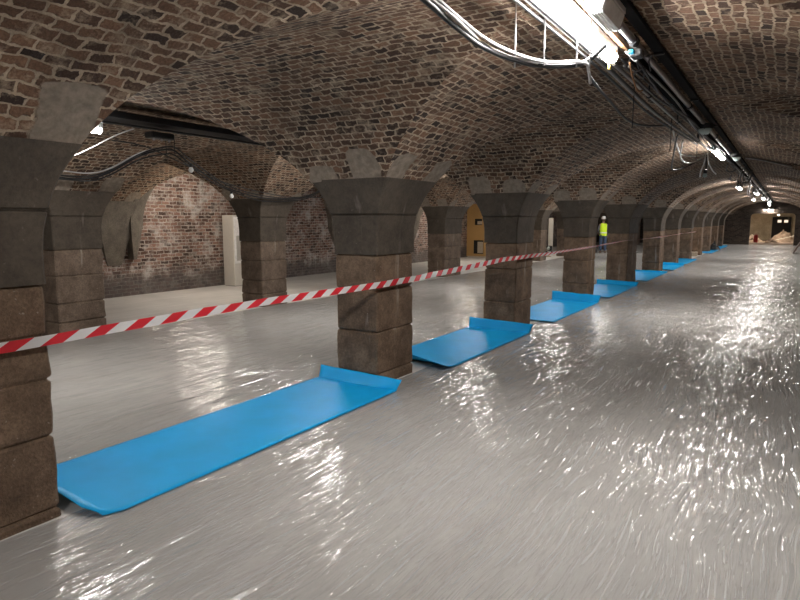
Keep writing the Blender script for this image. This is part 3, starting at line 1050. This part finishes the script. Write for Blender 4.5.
for i, (x, y, z0, z1) in enumerate(((-1.29, 3.16, 2.46, 2.80), (-1.2, 3.36, 2.50, 2.79), (-1.06, 3.5, 2.5, 2.80), (-1.0, 3.55, 2.5, 2.8), (-1.15, 5.42, 2.42, 2.80), (-1.14, 7.3, 2.40, 2.8), (-1.1, 9.2, 2.44, 2.82))):
    m = MB(); m.tube([(x, y, z0), (x, y, z1)], 0.0045, 6, smooth=False)
    lab = ('steel hanger rod holding the swagged cables, %s from the left' % ORD[i]) if i < 4 else ('dark hanger rod beyond the nearest batten, %s from the camera' % ORD[i - 4])
    tag(m.build('hanger_rod', M_STEEL if i < 4 else M_TRAY, smooth=True), lab, 'rod', GR)
t = thing('pull_cord', 'short pull cord with brass tassel hanging from the nearest batten', 'pull cord', (-1.0, 3.98, 2.67))
m = MB(); m.tube([(0, 0, 0), (0, 0, -.06)], 0.003, 6, smooth=False); m.build('cord', M_TIMBER, t)
m = MB(); m.lathe([(0.004, -.055), (0.007, -.065), (0.008, -.075), (0.014, -.092), (0.001, -.092)], n=10); m.build('tassel', M_BRASS, t, smooth=True)
# tangle of wiring at the end of the batten
rr = random.Random(5)
for i in range(5):
    p = Vector((-0.93 + rr.uniform(-.03, .03), 4.22 + rr.uniform(-.1, .1), 2.72))
    pts = [p]
    for j in range(5):
        p = p + Vector((rr.uniform(-.035, .035), rr.uniform(-.03, .14), rr.uniform(-.05, .035))); p.z = min(p.z, 2.75)
        pts.append(p)
    cable('short %s wire in the tangle at the far end of the nearest batten, %s' % ('white' if i % 2 else 'black', ['leftmost', 'second', 'third', 'fourth', 'rightmost'][i]),
          pts, 0.006, M_WHITEC if i % 2 else M_BLACK, 'tangled wires beside the nearest batten')
t = thing('junction_box', 'small black junction box with a blue plug beyond the white box light', 'junction box', (-0.88, 4.18, 2.70))
m = MB(); m.box((0, 0, 0), (0.07, 0.10, 0.05), bevel=.008); m.build('housing', M_BLACK, t)
m = MB(); m.box((-.02, -.065, 0), (0.03, 0.05, 0.025), bevel=.005); b = m.build('plug', plain('plug_blue', (0.02, 0.32, 0.6), 0.4), t); b['label'] = 'blue plug'
cable('ochre flex looping down beside the tangled wires', [(-0.95, 4.3, 2.68), (-0.97, 4.5, 2.63), (-0.985, 4.75, 2.585), (-0.97, 4.85, 2.60)], 0.006, M_TIMBER, GC)

# hanging bundle at the second batten
GH = 'hanging cables at the second batten'
HANG = [([(-1.12, 7.6, 2.6), (-1.3, 8.6, 2.45), (-1.42, 9.4, 2.36), (-1.3, 9.8, 2.42), (-1.06, 10.0, 2.58)], M_BLACK, 'dark cable looping lowest into the hanging bundle'),
        ([(-1.12, 7.3, 2.62), (-1.22, 8.4, 2.54), (-1.25, 9.0, 2.52), (-1.12, 9.6, 2.55), (-1.05, 9.9, 2.6)], M_WHITEC, 'pale cable looping highest into the hanging bundle'),
        ([(-1.1, 7.9, 2.58), (-1.25, 8.9, 2.46), (-1.2, 9.5, 2.45), (-1.06, 9.9, 2.57)], M_WHITEC, 'pale cable with the middle loop into the hanging bundle'),
        ([(-1.06, 9.9, 2.6), (-1.08, 9.95, 2.48), (-1.12, 9.98, 2.36), (-1.13, 10.0, 2.28)], M_WHITEC, 'white cable end hanging straight down at the left of the bundle'),
        ([(-1.04, 9.9, 2.6), (-1.03, 10.0, 2.5), (-0.98, 10.05, 2.38), (-0.93, 10.1, 2.32)], M_WHITEC, 'white cable end hanging down at the right of the bundle'),
        ([(-1.05, 9.9, 2.6), (-1.05, 9.95, 2.45), (-1.06, 9.95, 2.34)], M_BLACK, 'black cable end hanging in the middle of the bundle')]
for p, mt, lab in HANG:
    cable(lab, p, 0.010, M_WHITE if mt is M_WHITEC else mt, GH)
t = thing('lamp_holder', 'small lamp holder hanging at the end of the cable bundle', 'lamp holder', (-1.06, 9.95, 2.36))
m = MB(); m.lathe([(0.012, 0.03), (0.026, 0.02), (0.028, -.03), (0.02, -.035)], n=12); m.build('socket', M_BLACK, t, smooth=True, auto=40)
m = MB(); m.lathe([(0.018, -.03), (0.03, -.055), (0.028, -.08), (0.002, -.095)], n=12); m.build('bulb', M_GLASS, t, smooth=True)
# far tangle around the cluster
rr = random.Random(11)
for i in range(12):
    y = rr.uniform(13.5, 33)
    x = rr.uniform(-1.35, -0.75)
    z = 2.72
    d = rr.uniform(.1, .32)
    cable('%s cable loop hanging among the far cluster of lamps' % ORD[i], [(x, y - .5, z), (x - .05, y - .1, z - d * .8), (x + .02, y + .1, z - d), (x + .06, y + .5, z - d * .5), (x + .05, y + .9, z)], 0.012, M_WHITEC if i % 3 == 0 else M_BLACK, 'cable loops among the far lamps')
cable('thin pale conduit curving down the vault at the right beyond the cable run', [(-0.75, 13.4, 2.82), (-0.55, 13.5, 2.80), (-0.25, 14.2, 2.765), (0.1, 15.3, 2.72), (0.45, 16.5, 2.62), (0.75, 17.2, 2.48)], 0.022, M_STEEL, GC, 'conduit_pipe', cat='pipe')

# ------------------------------------------------------------------ middle aisle services
t = thing('cable_tray', 'dark cable tray along the crown of the middle aisle at upper left', 'cable tray', (-6.02, 0, 2.70))
m = MB(); m.box((0, 16, 0.0), (0.30, 36, 0.012)); m.box((-.15, 16, .03), (.008, 36, .06)); m.box((.15, 16, .03), (.008, 36, .06)); m.build('channel', M_TRAY, t)
for i in range(3):
    m = MB(); m.tube([(-.08 + .07 * i, -2, -.028), (-.08 + .08 * i, 6, -.03 - .015 * i), (-.07 + .07 * i, 14, -.022), (-.08 + .07 * i, 33, -.024)], 0.014, 7); m.build('tray_cable', M_BLACK, t, smooth=True)
GBc = 'cables draped along the rear arcade'
BC = [(-7.95, 3.4, 2.25), (-7.95, 4.28, 2.19), (-7.95, 4.68, 2.21), (-7.95, 4.98, 2.31), (-7.95, 5.45, 2.57), (-7.95, 5.88, 2.70), (-7.95, 6.06, 2.69), (-7.95, 6.27, 2.56), (-7.95, 6.7, 2.33), (-7.95, 7.11, 2.17), (-7.95, 7.8, 2.05), (-7.95, 8.57, 2.04), (-7.95, 9.14, 2.12), (-7.95, 9.8, 2.4)]
def nearer(pts, f):
    '''slide points of a draped cable towards the middle of the aisle, below the vault'''
    out = []
    for x, y, z in pts:
        q = 1 - f * max(0.0, min(1.0, (z - 2.12) / 0.35))
        out.append((x * q, y * q, 1.65 + (z - 1.65) * q))
    return out


BC = nearer(BC, 0.13)
for i, (dx, dz, w, mt) in enumerate(((0, 0, 0, M_BLACK), (.04, .03, .8, M_BLACK), (-.02, -.035, 1.8, M_BLACK), (.02, .06, 2.0, M_WHITEC))):
    pts = [(x + dx, y, z + dz + (0.035 * w * noise.noise(Vector((y * 1.1, i, 0))))) for x, y, z in (BC if mt is M_BLACK else BC[:6])]
    cable('%s cable draped over the rear arcade at upper left, %s' % ('black' if mt is M_BLACK else 'pale', ['thickest', 'upper', 'lower', 'ending at the arch'][i]), pts, (0.013, 0.010, 0.010, 0.009)[i], mt, GBc)
cable('thin black flex carrying two small bulbs across the rear arch', nearer([(-7.9, 5.0, 2.74), (-7.9, 5.4, 2.72), (-7.9, 5.75, 2.64), (-7.9, 6.19, 2.50), (-7.9, 7.03, 2.25), (-7.9, 8.25, 2.09), (-7.9, 8.8, 2.08), (-7.9, 9.5, 2.1)], 0.13), 0.008, M_BLACK, GBc)
cable('bright white cable hanging from the tray at upper left', [(-6.3, 3.5, 2.29), (-6.3, 3.67, 2.37), (-6.3, 4.03, 2.57), (-6.2, 4.2, 2.66)], 0.007, M_WHITEC, GBc)
for i, (y, z) in enumerate(((6.28, 2.47), (7.08, 2.09))):
    t = thing('festoon_bulb', 'small white festoon bulb hanging from the thin flex, %s' % ('over the rear arch' if i == 0 else 'beside the pillar by the cabinet'), 'bulb', nearer([(-7.88, y, z)], 0.13)[0], 0, 'festoon bulbs on the rear arch flex')
    m = MB(); m.lathe([(0.008, 0.05), (0.020, 0.045), (0.022, 0.0), (0.018, -.005)], n=12); m.build('socket', M_BLACK, t, smooth=True, auto=40)
    m = MB(); m.lathe([(0.016, 0.0), (0.032, -.03), (0.034, -.05), (0.022, -.072), (0.002, -.08)], n=12); m.build('bulb', M_WHITE, t, smooth=True)
for i, y in enumerate((5.9, 6.05)):
    m = MB(); x_, y_, z_ = nearer([(-7.95, y, 2.70)], 0.13)[0]; m.tube([(x_, y_, z_ - .05), (x_, y_, z_ + .2)], 0.006, 6, smooth=False)
    tag(m.build('hanger_rod', M_TRAY, smooth=True), 'short dark hanger rod at the crest of the rear arch, %s' % ('left' if i == 0 else 'right'), 'rod', 'hanger rods of the rear arcade')
t = thing('junction_box', 'black junction box under the tray at upper left', 'junction box', (-6.1, 4.45, 2.60))
m = MB(); m.box((0, 0, 0), (0.14, 0.30, 0.07), bevel=.01); m.build('housing', M_BLACK, t)
for dy in (-.1, 0.0, .1):
    m = MB(); m.lathe([(0.012, -.03), (0.014, -.06), (0.002, -.06)], c=(0.03, dy, 0), n=8); m.build('gland', M_WHITEC, t)

# ------------------------------------------------------------------ store: cabinet, hoarding, panels
t = thing('tall_cabinet', 'tall white cabinet standing by the brick wall behind the rear arcade', 'cabinet', (-11.72, 10.66, 0), math.radians(-4))
m = MB(); m.box((0, 0, 0.89), (0.42, 0.56, 1.76), bevel=.006); m.build('body', M_CAB, t)
m = MB(); m.box((0.214, 0, 1.15), (0.012, 0.52, 1.16), bevel=.004); d = m.build('door', M_WHITE, t)
m = MB(); m.box((0.222, 0.0, .95), (0.006, 0.40, 0.62), bevel=.002); b = m.build('panel', M_CABG, d); b['label'] = 'grey recessed panel'
m = MB(); m.box((0.232, 0.21, 1.2), (0.02, 0.018, 0.14), bevel=.004); m.build('handle', M_STEEL, d)
m = MB(); m.box((0.212, 0, 0.30), (0.012, 0.52, 0.46), bevel=.004); m.build('lower_panel', M_CAB, t)
m = MB(); m.box((0, 0, 0.02), (0.38, 0.52, 0.04)); m.build('plinth', M_TRAY, t)

HY_ = 24.4
t = thing('hoarding', 'ochre plywood hoarding with two dark openings beyond the rear arcade', 'hoarding', (-11.2, HY_, 0))
m = MB()
X0, X1, ZTOP = -0.84, 0.75, 2.35
ops = [(-.46, -.10, 1.43, 1.70), (-.50, -.02, 0.16, 0.76)]
xs = sorted({X0, X1, *[o[0] for o in ops], *[o[1] for o in ops]}); zs = sorted({0.03, ZTOP, *[o[2] for o in ops], *[o[3] for o in ops]})
for xa, xb in zip(xs[:-1], xs[1:]):
    for za, zb in zip(zs[:-1], zs[1:]):
        cx_, cz_ = (xa + xb) / 2, (za + zb) / 2
        if any(o[0] < cx_ < o[1] and o[2] < cz_ < o[3] for o in ops): continue
        m.box((cx_, 0, cz_), (xb - xa, 0.02, zb - za))
m.build('board', M_PLY, t)
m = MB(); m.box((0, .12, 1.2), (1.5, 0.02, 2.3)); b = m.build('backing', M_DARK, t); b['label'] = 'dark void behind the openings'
m = MB(); m.box((-.20, .05, 0.44), (0.26, 0.02, 0.5)); b = m.build('inner_panel', M_OPEN, t); b['label'] = 'cream panel inside the lower opening'
m = MB(); m.box((-.24, .05, 1.53), (0.22, 0.02, 0.14)); m.build('inner_slat', M_OPEN, t)
m = MB(); m.box((0, .02, 0.03), (1.58, 0.08, 0.06)); m.build('sole_plate', M_OPEN, t)
for i, (x, y, w, h, c) in enumerate(((-10.17, 29.0, .17, 1.75, M_CAB), (-9.74, 29.0, .24, 1.75, M_CABG))):
    t = thing('upright_board', ('narrow white' if i == 0 else 'pale grey') + ' upright panel seen past the third pillar', 'panel', (x, y, 0), 0, 'upright panels in the store')
    m = MB(); m.box((0, 0, h / 2), (w, 0.05, h), bevel=.006); m.build('board', c, t)
    m = MB(); m.box((0, 0.02, 0.02), (w + .04, 0.10, 0.04), bevel=.006); m.build('foot', M_TRAY, t)


def mound(name, label, cat, x, y, r, h, mat, group=None, seed=0):
    m = MB()
    rings = []
    for i in range(7):
        f = i / 6
        ring = []
        for k in range(18):
            a = 2 * math.pi * k / 18
            q = Vector((math.cos(a) * f * 2 + seed, math.sin(a) * f * 2, seed))
            rad = r * f * (1 + .35 * noise.noise(q * 1.5))
            z = h * (1 - f ** 1.3) * (1 + .5 * noise.noise(q * 2.5)) if i < 6 else 0.0
            ring.append((x + rad * math.cos(a), y + rad * math.sin(a), max(0, z)))
        rings.append(ring)
    m.loft(rings[::-1], cap0=True, cap1=True)
    return tag(m.build(name, mat), label, cat, group)


mound('rubble_heap', 'low brown rubble heap on the store floor past the second pillar', 'rubble', -9.3, 26.6, 0.4, 0.16, M_RUBBLE, None, 2)
for i, (x, y) in enumerate(((-10.2, 28.2), (-9.55, 28.3))):
    t = thing('stage_lamp', 'black floor lamp standing before the upright panels, %s' % ('left' if i == 0 else 'right'), 'lamp', (x, y, 0), 0, 'black floor lamps in the store')
    m = MB(); m.box((0, 0, .30), (.24, .2, .26), bevel=.04); m.build('housing', M_BAG, t)
    m = MB(); m.lathe([(0.07, 0), (0.085, -.02), (0.08, -.03), (0.002, -.02)], c=(0, -.10, .30), n=14, rot=Matrix.Rotation(math.radians(-90), 3, 'X')); m.build('lens', M_GLASS, t, smooth=True)
    for s in (-1, 1):
        m = MB(); m.box((s * .12, 0, .09), (.02, .16, .18), bevel=.004); m.build('leg', M_TRAY, t)

# ------------------------------------------------------------------ worker
def skin_mesh(name, joints, edges, radii, mat, parent, lev=2):
    me = bpy.data.meshes.new(name)
    me.from_pydata(joints, edges, [])
    me.materials.append(mat)
    o = bpy.data.objects.new(name, me); COL.objects.link(o)
    if parent: o.parent = parent
    sk = o.modifiers.new('skin', 'SKIN'); sk.use_smooth_shade = True
    for v, r in zip(me.skin_vertices[0].data, radii):
        v.radius = r if isinstance(r, (tuple, list)) else (r, r)
    me.skin_vertices[0].data[0].use_root = True
    sb = o.modifiers.new('sub', 'SUBSURF'); sb.levels = lev; sb.render_levels = lev
    return o


WKX, WKY = -7.73, 31.05
wk = thing('person', 'person in yellow hi-vis vest and white helmet standing in the middle aisle', 'person', (WKX, WKY, 0), math.radians(28))
J, EG, RD = [], [], []


def jv(p, r, par=None):
    J.append(p); RD.append(r)
    if par is not None: EG.append((par, len(J) - 1))
    return len(J) - 1


# faces +y (away from the camera)
pel = jv((0, 0, 0.95), (.135, .10)); wa = jv((0, 0.01, 1.12), (.125, .09), pel); ch_ = jv((0, 0.01, 1.32), (.150, .105), wa)
nk0 = jv((0, 0.0, 1.46), (.075, .065), ch_); nk = jv((0, 0.015, 1.53), .052, nk0); hd = jv((0, 0.03, 1.61), (.068, .080), nk); hd2 = jv((0, 0.025, 1.70), (.074, .09), hd); hd3 = jv((0, .02, 1.755), (.05, .06), hd2)
nose = jv((0, 0.135, 1.635), .012, hd)
for s in (-1, 1):
    hp = jv((s * .095, 0, .90), (.092, .095), pel); kn = jv((s * .105, .02, .50), .062, hp); an = jv((s * .11, -.01, .10), .045, kn); toe = jv((s * .13, .14, .04), .036, an)
    sh0 = jv((s * .17, 0, 1.42), .062, ch_)
    if s < 0: el = jv((s * .25, .03, 1.16), .045, sh0); wr = jv((s * .20, .22, 1.02), .032, el)
    else: el = jv((s * .25, -.01, 1.14), .045, sh0); wr = jv((s * .25, .06, .90), .032, el)
    w = Vector(J[wr]); dirv = (w - Vector(J[el])).normalized()
    pm = w + dirv * .07
    palm = jv(tuple(pm), (.036, .018), wr)
    side = Vector((0, 1, 0)) if s > 0 else Vector((0, 0, 1))
    for q, ln in ((-.027, .062), (-.009, .075), (.009, .070), (.027, .055)):
        b0 = pm + side * q + dirv * .02
        f1 = jv(tuple(b0 + dirv * .02), .0095, palm); f2 = jv(tuple(b0 + dirv * (ln * .6) + Vector((-s * .006, 0, 0))), .0085, f1); jv(tuple(b0 + dirv * ln + Vector((-s * .016, 0, 0))), .0075, f2)
    th = jv(tuple(w + dirv * .04 + side * .035), .010, palm); jv(tuple(w + dirv * .075 + side * .055), .009, th)
body = skin_mesh('body', J, EG, RD, M_SKIN, wk, 1)
# trousers, boots, sleeves, vest, helmet
J, EG, RD = [], [], []
p0 = jv((0, 0, 0.97), (.150, .118))
for s in (-1, 1):
    h1 = jv((s * .09, 0, .86), (.108, .112), p0); k1 = jv((s * .105, .02, .5), .080, h1); jv((s * .11, -.005, .09), .068, k1)
skin_mesh('trousers', J, EG, RD, M_JEANS, wk, 1)
for s in (-1, 1):
    m = MB()
    secs = []
    for yy, w_, h_ in ((-.085, .035, .05), (-.06, .048, .10), (0.0, .05, .11), (.06, .048, .075), (.13, .05, .06), (.18, .035, .04)):
        secs.append([(s * .115 + w_ * math.cos(a), yy, h_ * .5 + h_ * .5 * math.sin(a)) for a in [2 * math.pi * k / 10 for k in range(10)]])
    m.loft(secs); m.build('boot', M_BOOT, wk, smooth=True)
    J, EG, RD = [], [], []
    a0 = jv((s * .15, 0, 1.43), .075)
    if s < 0: a1 = jv((s * .25, .03, 1.16), .058, a0); jv((s * .205, .20, 1.035), .046, a1)
    else: a1 = jv((s * .25, -.01, 1.14), .058, a0); jv((s * .25, .055, .92), .046, a1)
    skin_mesh('sleeve', J, EG, RD, M_SLEEVE, wk, 1)
m = MB()
secs = []
lev = [(0.86, .185, .145), (0.96, .178, .140), (1.10, .168, .130), (1.25, .182, .138), (1.36, .190, .138), (1.45, .160, .115), (1.50, .095, .085)]
for z, a_, b_ in lev:
    secs.append([(a_ * math.cos(q), b_ * math.sin(q) + .005, z) for q in [2 * math.pi * k / 20 for k in range(20)]])
m.loft(secs, cap0=False, cap1=False)
vest = m.build('hi_vis_vest', M_HIVIS, wk, smooth=True)
for zc in (1.02,):
    m = MB(); secs = []
    for z, g_ in ((zc - .03, .004), (zc - .028, .007), (zc + .028, .007), (zc + .03, .004)):
        secs.append([((.176 + g_) * math.cos(q), (.138 + g_) * math.sin(q) + .005, z) for q in [2 * math.pi * k / 20 for k in range(20)]])
    m.loft(secs, cap0=False, cap1=False); b = m.build('reflective_band', M_BAND, vest, smooth=True)
m = MB(); m.lathe([(.118, 1.70), (.120, 1.708), (.103, 1.715), (.104, 1.75), (.092, 1.80), (.06, 1.832), (.002, 1.842)], c=(0, .025, 0), n=20)
m.build('helmet', M_WHITE, wk, smooth=True)
m = MB(); m.lathe([(.082, 1.60), (.095, 1.65), (.098, 1.705), (.09, 1.708)], c=(0, .008, 0), n=16); m.build('hair', M_BOOT, wk, smooth=True)
t = thing('holdall', 'black holdall on the floor beside the person in the hi-vis vest', 'bag', (-8.03, 30.5, 0), 0.3)
m = MB(); m.box((0, 0, .13), (.36, .24, .25), bevel=.07); m.build('body', M_BAG, t, smooth=True)
m = MB(); m.tube([(-.1, 0, .25), (-.06, 0, .33), (.06, 0, .33), (.1, 0, .25)], .012, 7); m.build('handle', M_BLACK, t, smooth=True)

# ------------------------------------------------------------------ far end bits
mound('rubbish_bag', 'black rubbish bag slumped on the far blue sheet', 'bag', -3.32, 37.6, .34, .40, M_BAG, None, 5)
t = thing('wooden_crate', 'small pale wooden crate beside the pillars, before the far blue sheets', 'crate', (-3.62, 30.2, 0), 0.1)
for i, z in enumerate((.07, .17)):
    m = MB(); m.box((0, 0, z), (.62, .36, .085), bevel=.006); m.build('board', M_OPEN, t)
m = MB(); m.box((-.25, 0, .12), (.05, .38, .2)); m.box((.25, 0, .12), (.05, .38, .2)); m.build('post', M_OPEN, t)
t = thing('leaning_board', 'brown wooden board leaning at the right edge of the far floor', 'board', (0.62, 36.0, 0), 0)
rot = Matrix.Rotation(math.radians(28), 3, 'Y')
m = MB(); m.box((0, 0, .5), (.05, 1.3, 1.05), rot=rot, bevel=.006); m.build('board', M_BOOT, t)
m = MB(); m.tube([(.62, -.3, 0.02), (.3, -.3, .62)], .03, 6, smooth=False); m.tube([(.62, .3, 0.02), (.3, .3, .62)], .03, 6, smooth=False); m.build('prop', M_BOOT, t)
# beyond the opening
for i, (x, y, r, h) in enumerate(((-2.1, 53.0, .7, .45), (-0.1, 54.6, 1.1, .8), (1.0, 52.3, .75, .5), (-0.9, 51.4, .5, .3))):
    mound('rubble_heap', 'brown rubble heap beyond the far opening, %s' % ['at the left', 'tallest in the middle', 'at the right', 'low in front'][i], 'rubble', x, y, r, h, M_RUBBLE, 'rubble heaps beyond the far opening', i * 3 + 1)
t = thing('dark_doorway', 'dark timber partition with lit panes at the back of the vault beyond the opening', 'partition', (-0.35, FY - .12, 0))
m = MB(); m.box((0, 0, .95), (1.3, .1, 1.9), bevel=.01); m.build('panel', M_DARK, t)
for x in (-.15, .3):
    m = MB(); m.box((x, -.06, 1.55), (.32, .03, .26), bevel=.005); f = m.build('window_frame', M_TIMBER, t)
    m = MB(); m.box((x, -.08, 1.55), (.26, .015, .2)); b = m.build('pane', E_PANE, f); b['label'] = 'lit pane'
t = thing('fuel_can', 'red can standing on rubble beyond the far opening at left', 'can', (-1.85, 51.6, 0), .3)
m = MB(); m.box((0, 0, .28), (.26, .18, .56), bevel=.03); m.build('body', M_RED, t)
m = MB(); m.tube([(-.07, 0, .56), (-.04, 0, .62), (.04, 0, .62), (.07, 0, .56)], .012, 6); m.build('handle', M_RED, t)
m = MB(); m.lathe([(.03, .56), (.03, .60), (.002, .60)], c=(.09, .03, 0), n=10); m.build('cap', M_BLACK, t)
t = thing('plank', 'pale plank lying slantwise on the rubble beyond the far opening', 'plank', (-.1, 53.3, .30), .5)
m = MB(); m.box((0, 0, 0), (2.1, .22, .04), rot=Matrix.Rotation(math.radians(-14), 3, 'Y'), bevel=.005); m.build('board', M_OPEN, t)
